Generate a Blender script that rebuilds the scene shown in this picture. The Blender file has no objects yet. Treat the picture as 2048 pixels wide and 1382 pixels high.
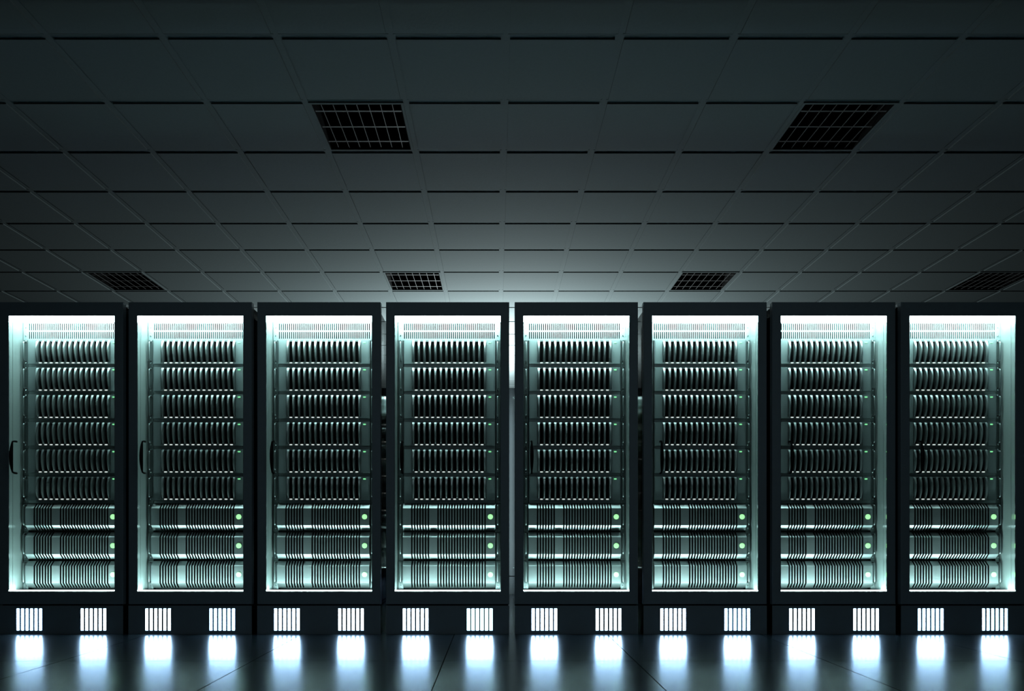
import bpy, math
from mathutils import Vector

# ------------------------------------------------------------------ camera, world, lights, exposure
S = 4.59 / 1502.6            # metres per pixel on the front plane of the near rack row
HC = 210 * S                 # camera height
CEIL = HC + 2.579            # ceiling height
FY = 4.59                    # distance to the near rack row
RY = 4.59 * 1.61             # distance to the far rack row
scene = bpy.context.scene
COL = scene.collection
cam_data = bpy.data.cameras.new('camera')
cam = bpy.data.objects.new('camera', cam_data)
COL.objects.link(cam)
cam.location = (0, 0, HC)
cam.rotation_euler = (math.pi / 2, 0, 0)
cam_data.sensor_width = 36
cam_data.lens = 1502.6 / 2048 * 36
cam_data.shift_x = (1024 - 993.5) / 2048
cam_data.shift_y = (1058 - 691) / 2048
cam_data.clip_start = 0.02
scene.camera = cam

world = bpy.data.worlds.new('world')
scene.world = world
world.use_nodes = True
world.node_tree.nodes['Background'].inputs[0].default_value = (0.5, 0.8, 1, 1)
world.node_tree.nodes['Background'].inputs[1].default_value = 0.0

scene.view_settings.view_transform = 'Standard'
scene.view_settings.look = 'None'
scene.view_settings.exposure = 0
scene.view_settings.gamma = 1
scene.view_settings.use_curve_mapping = False
scene.cycles.max_bounces = 10
scene.cycles.diffuse_bounces = 3
scene.cycles.glossy_bounces = 8
scene.cycles.transparent_max_bounces = 12
scene.cycles.caustics_reflective = False
scene.cycles.caustics_refractive = False
scene.cycles.sample_clamp_indirect = 4


def area_light(name, loc, rot, size, watts, color, size_y=None, spread=math.pi):
    d = bpy.data.lights.new(name, 'AREA')
    d.shape = 'RECTANGLE'
    d.size = size
    d.size_y = size_y or size
    d.energy = watts
    d.color = color
    d.spread = spread
    o = bpy.data.objects.new(name, d)
    o.location = loc
    o.rotation_euler = rot
    COL.objects.link(o)
    return o


# uplight standing in the aisle behind the far row
area_light('aisle_uplight', (0.15, 10.8, 1.6), (math.pi, 0, 0), 0.5, 760, (0.84, 0.98, 1.0), None, math.radians(169))
# added fill light without a fixture, between the rows, greying the far row's frame
area_light('far_frame_fill', (0.45, 6.5, 1.0), (math.pi / 2, 0, math.radians(18)), 0.06, 1.4, (0.80, 0.97, 0.97), 1.8, math.radians(50))
# added unseen fill light high over the near aisle, brightening the near rack frames
area_light('near_aisle_fill', (0.2, 1.7, 3.15), (0, 0, 0), 5, 10, (0.72, 0.92, 1.0), 0.25)

# ------------------------------------------------------------------ materials


def mat(name, color, rough=0.5, metal=0.0, coat=0.0, spec=0.5, emit=None, strength=0.0, noise=0.0, nscale=40, bump=0.0, ior=1.45, coat_rough=0.02, coat_ior=1.5):
    """procedural principled material"""
    m = bpy.data.materials.new(name)
    m.use_nodes = True
    nt = m.node_tree
    b = nt.nodes['Principled BSDF']
    b.inputs['Base Color'].default_value = (*color, 1)
    b.inputs['Roughness'].default_value = rough
    b.inputs['Metallic'].default_value = metal
    b.inputs['Coat Weight'].default_value = coat
    b.inputs['Coat Roughness'].default_value = coat_rough
    b.inputs['Specular IOR Level'].default_value = spec
    b.inputs['IOR'].default_value = ior
    b.inputs['Coat IOR'].default_value = coat_ior
    if emit:
        b.inputs['Emission Color'].default_value = (*emit, 1)
        b.inputs['Emission Strength'].default_value = strength
    if noise or bump:
        tc = nt.nodes.new('ShaderNodeTexCoord')
        n = nt.nodes.new('ShaderNodeTexNoise')
        n.inputs['Scale'].default_value = nscale
        n.inputs['Detail'].default_value = 4
        nt.links.new(tc.outputs['Object'], n.inputs['Vector'])
        if noise:
            r = nt.nodes.new('ShaderNodeMapRange')
            r.inputs['To Min'].default_value = 1 - noise
            r.inputs['To Max'].default_value = 1 + noise
            mx = nt.nodes.new('ShaderNodeVectorMath')
            mx.operation = 'SCALE'
            mx.inputs[0].default_value = color
            nt.links.new(n.outputs['Fac'], r.inputs['Value'])
            nt.links.new(r.outputs['Result'], mx.inputs['Scale'])
            nt.links.new(mx.outputs['Vector'], b.inputs['Base Color'])
        if bump:
            bp = nt.nodes.new('ShaderNodeBump')
            bp.inputs['Strength'].default_value = bump
            bp.inputs['Distance'].default_value = 0.002
            nt.links.new(n.outputs['Fac'], bp.inputs['Height'])
            nt.links.new(bp.outputs['Normal'], b.inputs['Normal'])
    return m


def glass_mat():
    m = bpy.data.materials.new('clear_glass')
    m.use_nodes = True
    nt = m.node_tree
    for n in list(nt.nodes):
        nt.nodes.remove(n)
    out = nt.nodes.new('ShaderNodeOutputMaterial')
    mix = nt.nodes.new('ShaderNodeMixShader')
    fr = nt.nodes.new('ShaderNodeFresnel')
    fr.inputs['IOR'].default_value = 1.3
    tr = nt.nodes.new('ShaderNodeBsdfTransparent')
    gl = nt.nodes.new('ShaderNodeBsdfGlossy')
    gl.inputs['Roughness'].default_value = 0.0
    nt.links.new(fr.outputs[0], mix.inputs[0])
    nt.links.new(tr.outputs[0], mix.inputs[1])
    nt.links.new(gl.outputs[0], mix.inputs[2])
    nt.links.new(mix.outputs[0], out.inputs[0])
    return m


M = {
    'ceiling': mat('ceiling_tile', (0.115, 0.137, 0.139), 0.9, spec=0.1, noise=0.06, nscale=60, bump=0.25),
    'floor': mat('dark_floor_tile', (0.013, 0.020, 0.021), 0.24, spec=0.5, noise=0.15, nscale=3, ior=1.75),
    'grout': mat('floor_joint', (0.004, 0.005, 0.005), 0.8, spec=0.1),
    'wall': mat('room_wall', (0.10, 0.12, 0.125), 0.8, spec=0.2, noise=0.05, nscale=8),
    'frame': mat('door_frame_paint', (0.27, 0.33, 0.37), 0.5, spec=0.35, noise=0.08, nscale=20),
    'side': mat('glossy_black_side_panel', (0.006, 0.008, 0.009), 0.03, spec=0.5, ior=1.5),
    'inner': mat('inner_wall_paint', (0.22, 0.255, 0.25), 0.35, coat=1.0, coat_rough=0.02, coat_ior=1.8),
    'metal': mat('server_faceplate', (0.40, 0.44, 0.44), 0.34, metal=0.78, noise=0.05, nscale=60),
    'panel': mat('painted_faceplate', (0.30, 0.355, 0.355), 0.45, metal=0.15, noise=0.04, nscale=60),
    'metal_dark': mat('server_chassis', (0.10, 0.12, 0.12), 0.4, metal=0.3),
    'rail': mat('mounting_flange', (0.2, 0.23, 0.23), 0.32, metal=0.7),
    'chrome': mat('polished_screw', (0.7, 0.75, 0.75), 0.15, metal=1.0),
    'black': mat('black_plastic_and_shade', (0.002, 0.002, 0.002), 0.7, spec=0.05),
    'handle': mat('handle_plastic', (0.006, 0.007, 0.007), 0.45, spec=0.3),
    'glass': glass_mat(),
    'lamp_top': mat('top_strip_lamp', (0.8, 0.8, 0.8), 0.5, emit=(0.62, 1.0, 0.98), strength=25),
    'lamp_bottom': mat('bottom_strip_lamp', (0.8, 0.8, 0.8), 0.5, emit=(0.62, 1.0, 0.98), strength=42),
    'vent_lamp': mat('plinth_lamp', (0.8, 0.8, 0.8), 0.5, emit=(0.40, 0.67, 1.0), strength=24),
    'led_white': mat('white_indicator', (0.8, 0.8, 0.8), 0.4, emit=(0.85, 0.95, 0.9), strength=0.8),
    'led_green': mat('green_indicator', (0.3, 0.8, 0.4), 0.4, emit=(0.28, 1.0, 0.42), strength=0.9),
    'button_green': mat('green_power_button', (0.3, 0.8, 0.3), 0.4, emit=(0.42, 1.0, 0.42), strength=1.0),
    'vent_black': mat('duct_black', (0.003, 0.003, 0.003), 0.9, spec=0.05),
    'vent_slat': mat('ceiling_grille_metal', (0.07, 0.07, 0.07), 0.6),
}

# ------------------------------------------------------------------ mesh builder


class MB:
    def __init__(s):
        s.v, s.f, s.m, s.mats, s.smooth = [], [], [], [], []

    def mi(s, name):
        if name not in s.mats:
            s.mats.append(name)
        return s.mats.index(name)

    def face(s, idx, mi, smooth=False):
        s.f.append(idx); s.m.append(mi); s.smooth.append(smooth)

    def box(s, x0, x1, y0, y1, z0, z1, m, skip=''):
        i = len(s.v); mi = s.mi(m)
        s.v += [(x0, y0, z0), (x1, y0, z0), (x1, y1, z0), (x0, y1, z0), (x0, y0, z1), (x1, y0, z1), (x1, y1, z1), (x0, y1, z1)]
        for key, q in (('b', (0, 3, 2, 1)), ('t', (4, 5, 6, 7)), ('f', (0, 1, 5, 4)), ('k', (2, 3, 7, 6)), ('r', (1, 2, 6, 5)), ('l', (3, 0, 4, 7))):
            if key not in skip:
                s.face([i + a for a in q], mi)
        return s

    def prism(s, prof, x0, x1, m, ends=None):
        """profile in (y, z), counter-clockwise seen from +x, extruded along x"""
        i = len(s.v); n = len(prof); mi = s.mi(m)
        s.v += [(x0, y, z) for y, z in prof] + [(x1, y, z) for y, z in prof]
        for a in range(n):
            b = (a + 1) % n
            s.face([i + a, i + b, i + n + b, i + n + a][::-1], mi)
        me = s.mi(ends) if ends else mi
        s.face([i + a for a in range(n)][::-1], me)
        s.face([i + n + a for a in range(n)], me)
        return s

    def disc(s, c, r, depth, m, seg=20, dome=0.0):
        """short cylinder facing -y"""
        i = len(s.v); mi = s.mi(m)
        x, y, z = c
        for yy, rr in ((y, r), (y - depth, r), (y - depth - dome, r * 0.8)):
            for k in range(seg):
                a = 2 * math.pi * k / seg
                s.v.append((x + rr * math.cos(a), yy, z + rr * math.sin(a)))
        for j in (0, 1):
            for k in range(seg):
                l = (k + 1) % seg
                s.face([i + j * seg + k, i + j * seg + l, i + (j + 1) * seg + l, i + (j + 1) * seg + k][::-1], mi, j == 0)
        s.face([i + 2 * seg + k for k in range(seg)], mi)
        return s

    def tube(s, pts, rads, m, seg=10, flat=1.0, axis=(1, 0, 0)):
        """tube along pts in the y-z plane; flat widens it along x"""
        i = len(s.v); mi = s.mi(m)
        P = [Vector(p) for p in pts]; X = Vector(axis)
        n = len(P)
        for k, p in enumerate(P):
            t = (P[min(k + 1, n - 1)] - P[max(k - 1, 0)]).normalized()
            nrm = X.cross(t).normalized()
            rx, rn = rads[k] if isinstance(rads[k], tuple) else (rads[k] * flat, rads[k])
            for a in range(seg):
                w = 2 * math.pi * a / seg
                s.v.append(tuple(p + X * (rx * math.cos(w)) + nrm * (rn * math.sin(w))))
        for k in range(n - 1):
            for a in range(seg):
                b = (a + 1) % seg
                s.face([i + k * seg + a, i + k * seg + b, i + (k + 1) * seg + b, i + (k + 1) * seg + a], mi, True)
        s.face([i + a for a in range(seg)][::-1], mi)
        s.face([i + (n - 1) * seg + a for a in range(seg)], mi)
        return s

    def mesh(s, name):
        me = bpy.data.meshes.new(name)
        me.from_pydata([tuple(v) for v in s.v], [], s.f)
        for n in s.mats:
            me.materials.append(M[n])
        me.polygons.foreach_set('material_index', s.m)
        me.polygons.foreach_set('use_smooth', s.smooth)
        me.update()
        return me

    def add(s, o, off=(0, 0, 0)):
        i = len(s.v)
        remap = [s.mi(n) for n in o.mats]
        s.v += [(x + off[0], y + off[1], z + off[2]) for x, y, z in o.v]
        for f, m, sm in zip(o.f, o.m, o.smooth):
            s.face([a + i for a in f], remap[m], sm)
        return s


def link(name, data, parent=None, loc=(0, 0, 0)):
    o = bpy.data.objects.new(name, data)
    COL.objects.link(o)
    o.location = loc
    if parent:
        o.parent = parent
    return o


def tag(o, label=None, cat=None, group=None, kind=None):
    for k, v in (('label', label), ('category', cat), ('group', group), ('kind', kind)):
        if v:
            o[k] = v
    return o


# a thing's design: list of (name, MB, loc, [children...]) built once, instanced many times
class Design:
    def __init__(s, name, parts):
        s.name = name
        s.parts = [s._c(p) for p in parts]

    def _c(s, p):
        name, mb, loc, kids, lab = p
        return (name, mb, mb.mesh(name), loc, [s._c(k) for k in kids], lab)

    def place(s, loc, label, cat, group):
        e = link(s.name, None, loc=loc)
        e.empty_display_size = 0.05
        tag(e, label, cat, group)
        for p in s.parts:
            s._p(p, e)
        return e

    def _p(s, p, parent):
        name, mb, me, loc, kids, lab = p
        o = link(name, me, parent, loc)
        if lab:
            o['label'] = lab
        for k in kids:
            s._p(k, o)

    def joined(s):
        out = MB()

        def walk(p, off):
            name, mb, me, loc, kids, lab = p
            off = tuple(a + b for a, b in zip(off, loc))
            out.add(mb, off)
            for k in kids:
                walk(k, off)
        for p in s.parts:
            walk(p, (0, 0, 0))
        return out.mesh(s.name)


def P(name, mb, loc=(0, 0, 0), kids=(), label=None):
    return (name, mb, loc, list(kids), label)


# ------------------------------------------------------------------ measures of a rack
RK = 1.0305                       # distance ratio of the equipment plane
YE = (RK - 1) * FY                # equipment plane behind the rack front
K = RK * S
CX = 895.2                        # centre of the reference rack in the frame of the photograph
PITCH = 257.6 * S


def ex(px, r=RK):
    return ((px - 993.5) * r - (CX - 993.5)) * S


def ez(py, r=RK):
    return HC + (1058 - py) * r * S


W2 = 123.3 * S                    # half width
HR = 664 * S                      # height
OX0, OX1 = -W2 + 17.6 * S, W2 - 17.4 * S
OZ0, OZ1 = (1268 - 1182.6) * S, (1268 - 631.4) * S
SEAM0, SEAM1 = (1268 - 1211.3) * S, (1268 - 1208.9) * S
DEPTH = 0.60
XI0, XI1 = OX0 + 0.0005, OX1 - 0.0005   # inner side walls

# ------------------------------------------------------------------ rack


def ring(mb, x0, x1, z0, z1, a0, a1, b0, b1, y0, y1, m, c=0.003):
    """rectangular frame with a chamfered front, outer x0..x1 z0..z1 and opening a0..a1 b0..b1"""
    i = len(mb.v); mi = mb.mi(m)
    rows = []
    for (X0, X1, Z0, Z1, y) in ((x0, x1, z0, z1, y1), (x0, x1, z0, z1, y0 + c), (x0 + c, x1 - c, z0 + c, z1 - c, y0),
                                (a0 - c, a1 + c, b0 - c, b1 + c, y0), (a0, a1, b0, b1, y0 + c), (a0, a1, b0, b1, y1)):
        rows.append(len(mb.v))
        mb.v += [(X0, y, Z0), (X1, y, Z0), (X1, y, Z1), (X0, y, Z1)]
    m2 = mb.mi('inner')
    for r in range(6):
        a, b = rows[r], rows[(r + 1) % 6]
        for k in range(4):
            l = (k + 1) % 4
            mb.face([a + k, a + l, b + l, b + k], m2 if r == 4 else mi)
    return mb


def build_rack():
    parts = []
    body = MB()
    y0 = 0.0425
    body.box(-W2, OX0, y0, DEPTH, SEAM1, HR, 'side', skip='r')
    body.box(OX1, W2, y0, DEPTH, SEAM1, HR, 'side', skip='l')
    body.box(OX0, OX1, y0, DEPTH, OZ1 + 0.006, HR, 'side')
    body.box(OX0, OX1, y0, DEPTH, SEAM1, OZ0 - 0.006, 'side')
    body.box(OX0, OX1, DEPTH - 0.02, DEPTH, OZ0 - 0.006, OZ1 + 0.006, 'side')
    # painted lining
    body.box(OX0 - 0.004, XI0, y0, DEPTH - 0.02, OZ0 - 0.006, OZ1 + 0.006, 'inner')
    body.box(XI1, OX1 + 0.004, y0, DEPTH - 0.02, OZ0 - 0.006, OZ1 + 0.006, 'inner')
    body.box(XI0, XI1, y0, DEPTH - 0.02, OZ1 + 0.0005, OZ1 + 0.006, 'inner')
    body.box(XI0, XI1, y0, DEPTH - 0.02, OZ0 - 0.006, OZ0 - 0.0005, 'inner')
    parts.append(P('cabinet_body', body))
    # plinth with slots cut in its front plate
    pl = MB()
    slots = []
    for g0 in (33.9, 162.2):
        for k in range(6):
            a = -W2 + (g0 + k * 9.0) * S
            slots.append((a, a + 5.75 * S))
    zs0, zs1 = (1268 - 1260.9) * S, (1268 - 1217.2) * S
    top = SEAM0
    pl.box(-W2, W2, 0.0, 0.004, 0, zs0, 'frame')
    pl.box(-W2, W2, 0.0, 0.004, zs1, top, 'frame')
    xs = [-W2] + [v for s_ in slots for v in s_] + [W2]
    for k in range(0, len(xs), 2):
        pl.box(xs[k], xs[k + 1], 0.0, 0.004, zs0, zs1, 'frame')
    pl.box(-W2, W2, 0.03, DEPTH, 0, top, 'side')
    pl.box(-W2, -W2 + 0.01, 0.004, 0.03, 0, top, 'side')
    pl.box(W2 - 0.01, W2, 0.004, 0.03, 0, top, 'side')
    pl.box(-W2 + 0.01, W2 - 0.01, 0.004, 0.03, top - 0.006, top, 'side')
    pl.box(-W2 + 0.01, W2 - 0.01, 0.014, DEPTH - 0.01, top, SEAM1, 'black')
    lamps = []
    for g in (0, 1):
        a, b = slots[g * 6][0] - 0.01, slots[g * 6 + 5][1] + 0.01
        L = MB().box(a, b, 0.012, 0.02, zs0 - 0.006, zs1 + 0.006, 'vent_lamp')
        lamps.append(P('grille_lamp', L, label='glowing white six-slot grille'))
    parts.append(P('plinth', pl, kids=lamps))
    # door
    d = MB()
    ring(d, -W2, W2, SEAM1, HR, OX0, OX1, OZ0, OZ1, 0.0, 0.041, 'frame')
    g = MB().box(OX0 + 0.0005, OX1 - 0.0005, 0.004, 0.007, OZ0 + 0.0005, OZ1 - 0.0005, 'glass')
    hz0, hz1 = (1268 - 946.5) * S, (1268 - 883.2) * S
    hx = -W2 + 33.5 * S
    h = MB()
    zc, hh = (hz0 + hz1) / 2, (hz1 - hz0) / 2
    pts, rads = [(hx, 0.004, hz0)], [(0.006, 0.006)]
    pts.append((hx, -0.012, hz0)); rads.append((0.006, 0.006))
    pts.append((hx, -0.034, hz0 + 0.004)); rads.append((0.0055, 0.005))
    n = 12
    for k in range(n + 1):
        u = -1 + 2 * k / n
        w = 1 - abs(u) ** 2
        pts.append((hx, -0.038 - 0.012 * w, zc + u * (hh - 0.010)))
        rads.append((0.005 + 0.006 * w, 0.0045 + 0.0065 * w))
    pts.append((hx, -0.034, hz1 - 0.004)); rads.append((0.0055, 0.005))
    pts.append((hx, -0.012, hz1)); rads.append((0.006, 0.006))
    pts.append((hx, 0.004, hz1)); rads.append((0.006, 0.006))
    h.tube(pts, rads, 'handle', seg=12)
    parts.append(P('door', d, kids=[P('glass_pane', g), P('door_handle', h, label='black bowed pull handle')]))
    # strip lamps
    t = MB().box(OX0 + 0.0005, OX1 - 0.0005, 0.009, YE - 0.004, OZ1 - 0.003, OZ1 - 0.0005, 'lamp_top')
    parts.append(P('strip_lamp', t, label='bright white lamp strip at the top'))
    b = MB().box(OX0 + 0.001, OX1 - 0.001, 0.012, 0.068, OZ0 + 0.0004, OZ0 + 0.0024, 'inner', skip='tf')
    b.box(OX0 + 0.001, OX1 - 0.001, 0.012, 0.068, OZ0 + 0.0004, OZ0 + 0.0024, 'lamp_bottom', skip='blrk')
    parts.append(P('strip_lamp', b, label='bright white lamp strip at the bottom'))
    return Design('server_rack', parts)


# ------------------------------------------------------------------ equipment; local z = 0 at the unit's top edge, y = 0 on the flange plane
FL0, FL1 = ex(796.6), ex(806.8)
FR0, FR1 = ex(991.2), ex(1000.6)
SCL, SCR = ex(801.7), ex(995.3)


def screw(z):
    out = []
    for x in (SCL, SCR):
        m = MB().disc((0, 0, 0), 0.0046, 0.003, 'chrome', 14, 0.001)
        out.append(P('screw', m, (x, -0.0005, z)))
    return out


def pull_handle(z0, z1):
    m = MB()
    r, p = 0.0045, 0.026
    c = 0.009
    pts = [(0, 0.002, z0), (0, -p + c, z0 + 0.001), (0, -p + 0.003, z0 + 0.004), (0, -p, z0 + c + 0.003),
           (0, -p, z1 - c - 0.003), (0, -p + 0.003, z1 - 0.004), (0, -p + c, z1 - 0.001), (0, 0.002, z1)]
    m.tube(pts, [r] * len(pts), 'rail', seg=10, flat=1.1)
    return [P('pull_handle', m, (SCL, 0, 0)), P('pull_handle', m, (SCR, 0, 0))]


def flange(m, h):
    m.box(FL0, FL1, 0, 0.003, -h + 0.0016, -0.0006, 'rail')
    m.box(FR0, FR1, 0, 0.003, -h + 0.0016, -0.0006, 'rail')


UH = 54.4 * K


def build_storage():
    h = UH
    c = MB()
    flange(c, h)
    e0, e1 = ex(808.2), ex(990.2)
    s0, s1 = ex(824.6), ex(972.4)
    top, bot, low = -3.2 * K, -44.6 * K, -48.6 * K
    c.box(e0, e1, 0.03, 0.40, -h + 0.0016, -0.001, 'metal_dark')
    c.box(e0, s0, -0.012, 0.03, low, -0.001, 'panel')
    c.box(s1, e1, -0.012, 0.03, low, -0.001, 'panel')
    c.box(s0, s1, -0.006, 0.03, top, -0.001, 'metal')
    c.box(s0, s1, -0.012, 0.03, low, bot, 'metal')
    c.box(e0, e1, -0.005, 0.03, -h + 0.001, low, 'metal')
    # raised end panels
    c.box(ex(809.8), ex(823.2), -0.0145, -0.012, low + 0.002, -0.004, 'panel')
    c.box(ex(973.8), ex(987.8), -0.0145, -0.012, low + 0.002, -0.004, 'panel')
    parts = []
    # divider fins with a bowed front
    mi = c.mi('metal')
    n = 14
    for k in range(14):
        xc = ex(832.8 - 5.48 + 10.96 * k)
        i = len(c.v)
        for j in range(n + 1):
            u = j / n
            z = -1.6 * K + u * (-44.8 + 1.6) * K
            arc = math.sin(math.pi * u) ** 0.8
            yb, yf = 0.006, -0.010 - 0.022 * arc
            wb = (2.4 - 0.45 * arc) * K
            wf = (2.0 * (1 - u) ** 2.2 + 0.5 + 0.4 * u ** 3) * K
            wf = min(wf, wb * 0.95)
            c.v += [(xc - wb, yb, z), (xc - wb, yf + 0.010, z), (xc - wf, yf, z), (xc + wf, yf, z), (xc + wb, yf + 0.010, z), (xc + wb, yb, z)]
        for j in range(n):
            for a in range(5):
                q = i + j * 6 + a
                c.face([q, q + 6, q + 7, q + 1][::-1], mi)
        c.face([i + a for a in range(6)], mi)
        c.face([i + n * 6 + a for a in range(6)][::-1], mi)
    parts.append(P('chassis', c))
    for k in range(13):
        xc = 832.8 + 10.96 * k
        dm = MB().box(-2.9 * K, 2.9 * K, -0.001, 0.029, -44.4 * K, -3.4 * K, 'black')
        dm.box(-2.2 * K, 2.2 * K, -0.004, -0.001, -43.4 * K, -40.4 * K, 'black')
        led = MB().box(-2.5 * K, 2.5 * K, -0.0142, -0.0118, -47.1 * K, -45.2 * K, 'led_white')
        parts.append(P('drive_carrier', dm, (ex(xc), 0, 0), [P('activity_light', led, label='small lit white activity light')], label='black drive carrier'))
    st = MB().box(-2.5 * K, 2.5 * K, -0.0165, -0.0145, -1.1 * K, 1.1 * K, 'led_green')
    parts.append(P('status_light', st, (ex(979.8), 0, -5.8 * K), label='small glowing green light'))
    parts += pull_handle(-42 * K, -4.5 * K)
    parts += screw(-46.2 * K) + screw(-2.0 * K)
    return Design('storage_server', parts)


BH = 57.4 * K


def build_finned():
    h = BH
    c = MB()
    flange(c, h)
    e0, e1 = ex(807.6), ex(990.4)
    c.box(e0, e1, 0.03, 0.40, -h + 0.0016, -0.001, 'metal_dark')
    parts = [P('chassis', c)]
    b = MB()
    yf = -0.0315
    R2 = 1.0236

    def g(px):
        return ex(px, R2)
    K2 = R2 * S
    z = lambda t: -t * K
    back = 0.029
    prof = [(back, z(0.4)), (-0.001, z(0.4)), (yf, z(9.8)), (yf, z(43.8)), (-0.002, z(53.6)), (back, z(53.6))]
    prof_g = [(back, z(2.6)), (0.012, z(2.6)), (yf + 0.016, z(11.3)), (yf + 0.016, z(42.3)), (0.013, z(51.5)), (back, z(51.5))]
    # solid blocks
    for a, d in ((805.6, 822.1), (858.2, 874.6), (971.6, 990.2)):
        b.prism(prof, g(a), g(d), 'metal', 'black')
    for x0, x1, n in ((822.1, 858.2, 7), (874.6, 971.6, 18)):
        b.prism(prof_g, g(x0), g(x1), 'black')  # groove shade painted in: black bed, and black sides on fins and blocks
        # n grooves, n-1 fins
        gw = 2.95
        pitch = (x1 - x0 - gw) / (n - 1)
        for k in range(n - 1):
            a = x0 + gw + k * pitch
            b.prism(prof, g(a), g(a + pitch - gw), 'metal', 'black')
    parts.append(P('ribbed_bezel', b, label='ribbed grey faceplate with bevelled top and bottom'))
    d = MB().disc((0, 0, 0), 5.1 * K2, 0.0025, 'button_green', 28, 0.0006)
    parts.append(P('power_button', d, (g(980.8), yf, z(26.8)), label='round glowing green button'))
    parts += pull_handle(-43 * K, -3.5 * K)
    parts += screw(-50.2 * K)
    return Design('ribbed_server', parts)


VH = 35.5 * K


def build_vent():
    h = VH
    c = MB()
    a0, a1 = ex(796.6), ex(1000.6)
    sx0, pitch, w = 807.9, 4.079, 2.05
    n = 45
    rows = ((-15.4 * K, -1.5 * K), (-32.2 * K, -18.1 * K))
    zt = [-0.0006] + [v for r in rows for v in (r[1], r[0])] + [-h + 0.0006]
    for k in (0, 2, 4):
        c.box(a0, a1, 0, 0.004, zt[k + 1], zt[k], 'panel')
    for z0, z1 in rows:
        xs = [a0]
        for k in range(n):
            xs += [ex(sx0 + k * pitch), ex(sx0 + k * pitch + w)]
        xs.append(a1)
        for k in range(0, len(xs), 2):
            c.box(xs[k], xs[k + 1], 0, 0.004, z0, z1, 'panel', skip='tb')
    back = MB().box(ex(806), ex(992), 0.03, 0.05, -h + 0.002, -0.002, 'black')
    parts = [P('slotted_plate', c), P('backing', back)] + screw(-9.3 * K) + screw(-26.1 * K)
    return Design('vent_panel', parts)


rack_d, storage_d, finned_d, vent_d = build_rack(), build_storage(), build_finned(), build_vent()

WHERE = ['leftmost', 'second from the left', 'third from the left', 'fourth from the left',
         'fourth from the right', 'third from the right', 'second from the right', 'rightmost']
STACK = ['topmost', 'second from the top', 'third from the top', 'third from the bottom', 'second from the bottom', 'bottommost']
SHORT = ['leftmost', 'second-from-left', 'third-from-left', 'fourth-from-left', 'fourth-from-right', 'third-from-right', 'second-from-right', 'rightmost']
ST3 = ['upper', 'middle', 'lower']
Z_VENT = ez(645.4)
Z_STOR = ez(680.4)
Z_FIN = ez(1006.9)

st_join, fin_join, vent_join = storage_d.joined(), finned_d.joined(), vent_d.joined()

for row, fy in (('front', FY), ('rear', RY)):
    for i in range(8):
        x = (CX - 993.5) * S + (i - 3) * PITCH
        rack_d.place((x, fy, 0), f'black glass-door server rack with white-lit interior, {WHERE[i]} in the {row} row', 'server rack', f'server racks in the {row} row')
        items = [(vent_d, vent_join, Z_VENT, f'slotted vent panel above the servers in the {SHORT[i]} {row} rack', 'vent panel', f'vent panels in the {row} racks')]
        for k in range(6):
            items.append((storage_d, st_join, Z_STOR - k * UH, f'grey drive-bay server, {STACK[k]} of six, in the {SHORT[i]} {row} rack', 'server', f'drive-bay servers in the {row} racks'))
        for k in range(3):
            items.append((finned_d, fin_join, Z_FIN - k * BH, f'ribbed server with round green button, {ST3[k]} of three, in the {SHORT[i]} {row} rack', 'server', f'ribbed servers in the {row} racks'))
        for dsg, joined, z, lab, cat, grp in items:
            loc = (x, fy + YE, z)
            if row == 'front':
                dsg.place(loc, lab, cat, grp)
            elif 1 <= i <= 6:
                tag(link(dsg.name, joined, loc=loc), lab, cat, grp)

# ------------------------------------------------------------------ ceiling
T = 0.6
CX0, CY0 = 0.046, 3.936
XI, YI = range(-12, 14), range(-10, 22)       # bars
vent_cells = {(i, j) for i in (-7, -2, 3, 8) for j in (1, 6, 11)}
c = MB()
bar, rim, dep = 0.012, 0.024, 0.007
x_lo, x_hi = CX0 + XI[0] * T, CX0 + XI[-1] * T
y_lo, y_hi = CY0 + YI[0] * T, CY0 + YI[-1] * T
for i in XI:
    x = CX0 + i * T
    c.box(x - bar, x + bar, y_lo, y_hi, CEIL + dep - 0.0012, CEIL + 0.03, 'ceiling', skip='t')
for j in YI:
    y = CY0 + j * T
    for i in XI[:-1]:
        x = CX0 + i * T
        c.box(x + bar, x + T - bar, y - bar, y + bar, CEIL + dep - 0.0012, CEIL + 0.03, 'ceiling', skip='tlr')
for i in XI[:-1]:
    for j in YI[:-1]:
        x, y = CX0 + i * T, CY0 + j * T
        if (i, j) in vent_cells:
            continue
        c.box(x + bar, x + T - bar, y + bar, y + T - bar, CEIL + dep, CEIL + 0.03, 'ceiling', skip='tlrfk')
        c.box(x + rim, x + T - rim, y + rim, y + T - rim, CEIL - 0.0005, CEIL + dep, 'ceiling', skip='t')
ce = link('ceiling', c.mesh('ceiling'))
tag(ce, kind='structure')
slab = MB().box(x_lo, x_hi, y_lo, y_hi, CEIL + 0.26, CEIL + 0.36, 'wall')
tag(link('ceiling_slab', slab.mesh('ceiling_slab')), kind='structure')

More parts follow.
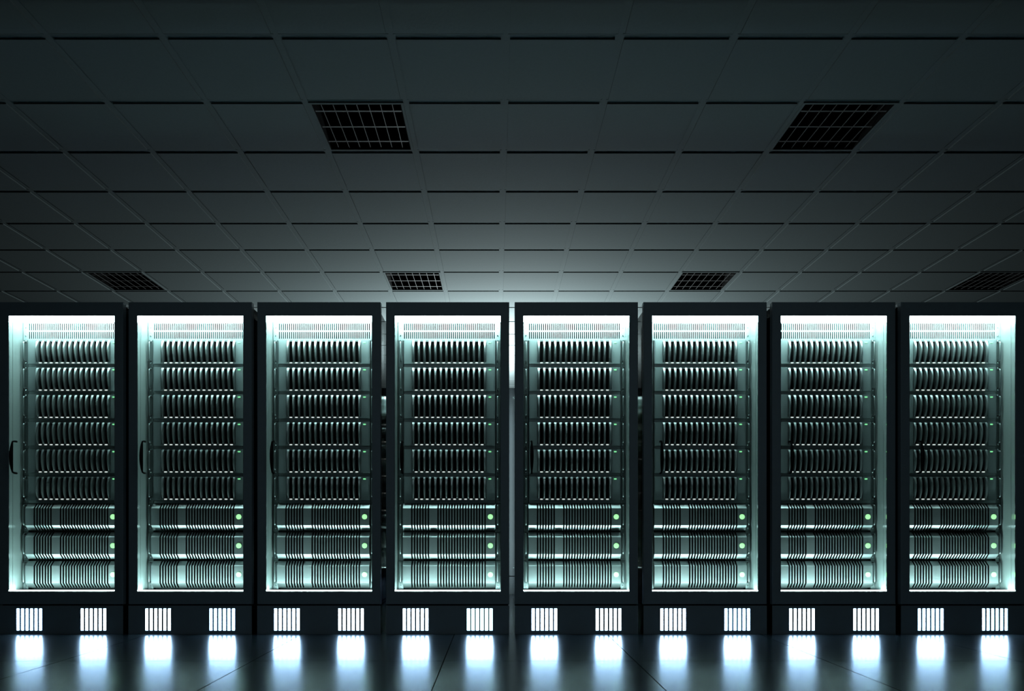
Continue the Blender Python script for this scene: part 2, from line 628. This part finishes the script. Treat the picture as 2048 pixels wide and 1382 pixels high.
fr = MB()
hw = T / 2 - bar - 0.0005
ow = 0.272
ring_pts = [(-hw, hw, -hw, -ow), (-hw, hw, ow, hw), (-hw, -ow, -ow, ow), (ow, hw, -ow, ow)]
for x0, x1, y0, y1 in ring_pts:
    fr.box(x0, x1, y0, y1, -0.0005, 0.03, 'ceiling')
bx = MB()
for x0, x1, y0, y1 in ((-ow, -ow + 0.004, -ow, ow), (ow - 0.004, ow, -ow, ow), (-ow + 0.004, ow - 0.004, -ow, -ow + 0.004), (-ow + 0.004, ow - 0.004, ow - 0.004, ow)):
    bx.box(x0, x1, y0, y1, 0.001, 0.22, 'vent_black')
bx.box(-ow, ow, -ow, ow, 0.22, 0.23, 'vent_black')
sl = []
for k in range(3):
    y = (k - 1) * 0.181
    sl.append(P('crossbar', MB().box(-ow + 0.004, ow - 0.004, -0.0065, 0.0065, 0.009, 0.011, 'vent_slat'), (0, y, 0)))
for k in range(7):
    sl.append(P('slat', MB().box(-0.002, 0.002, -ow + 0.004, ow - 0.004, 0.006, 0.009, 'vent_slat'), ((k - 3) * 0.0722, 0, 0)))
grille_d = Design('ceiling_vent', [P('vent_frame', fr), P('duct', bx)] + sl)
GX = {-7: 'far left', -2: 'left of centre', 3: 'right of centre', 8: 'far right'}
GY = {1: 'in the near row', 6: 'just above the rack tops', 11: 'behind the rear racks'}
for i, j in sorted(vent_cells):
    grille_d.place((CX0 + (i + 0.5) * T, CY0 + (j + 0.5) * T, CEIL), f'black ceiling vent with thin slats, {GX[i]}, {GY[j]}', 'ceiling vent', 'ceiling vents')

# ------------------------------------------------------------------ floor and walls
F = 0.93
f = MB()
fx = [-0.258 + F * k for k in range(-8, 10)]
fy_ = [3.651 + F * k for k in range(-6, 14)]
gp = 0.0022
for a in fx[:-1]:
    for b in fy_[:-1]:
        f.box(a + gp, a + F - gp, b + gp, b + F - gp, -0.006, 0, 'floor', skip='b')
f.box(fx[0], fx[-1], fy_[0], fy_[-1], -0.05, -0.006, 'grout')
tag(link('floor', f.mesh('floor')), kind='structure')
for nm, bxs in (('wall_left', (x_lo - 0.1, x_lo, y_lo, y_hi)), ('wall_right', (x_hi, x_hi + 0.1, y_lo, y_hi)),
                ('wall_back', (x_lo - 0.1, x_hi + 0.1, y_hi, y_hi + 0.1)), ('wall_front', (x_lo - 0.1, x_hi + 0.1, y_lo - 0.1, y_lo))):
    tag(link(nm, MB().box(*bxs, -0.05, CEIL + 0.36, 'wall').mesh(nm)), kind='structure')
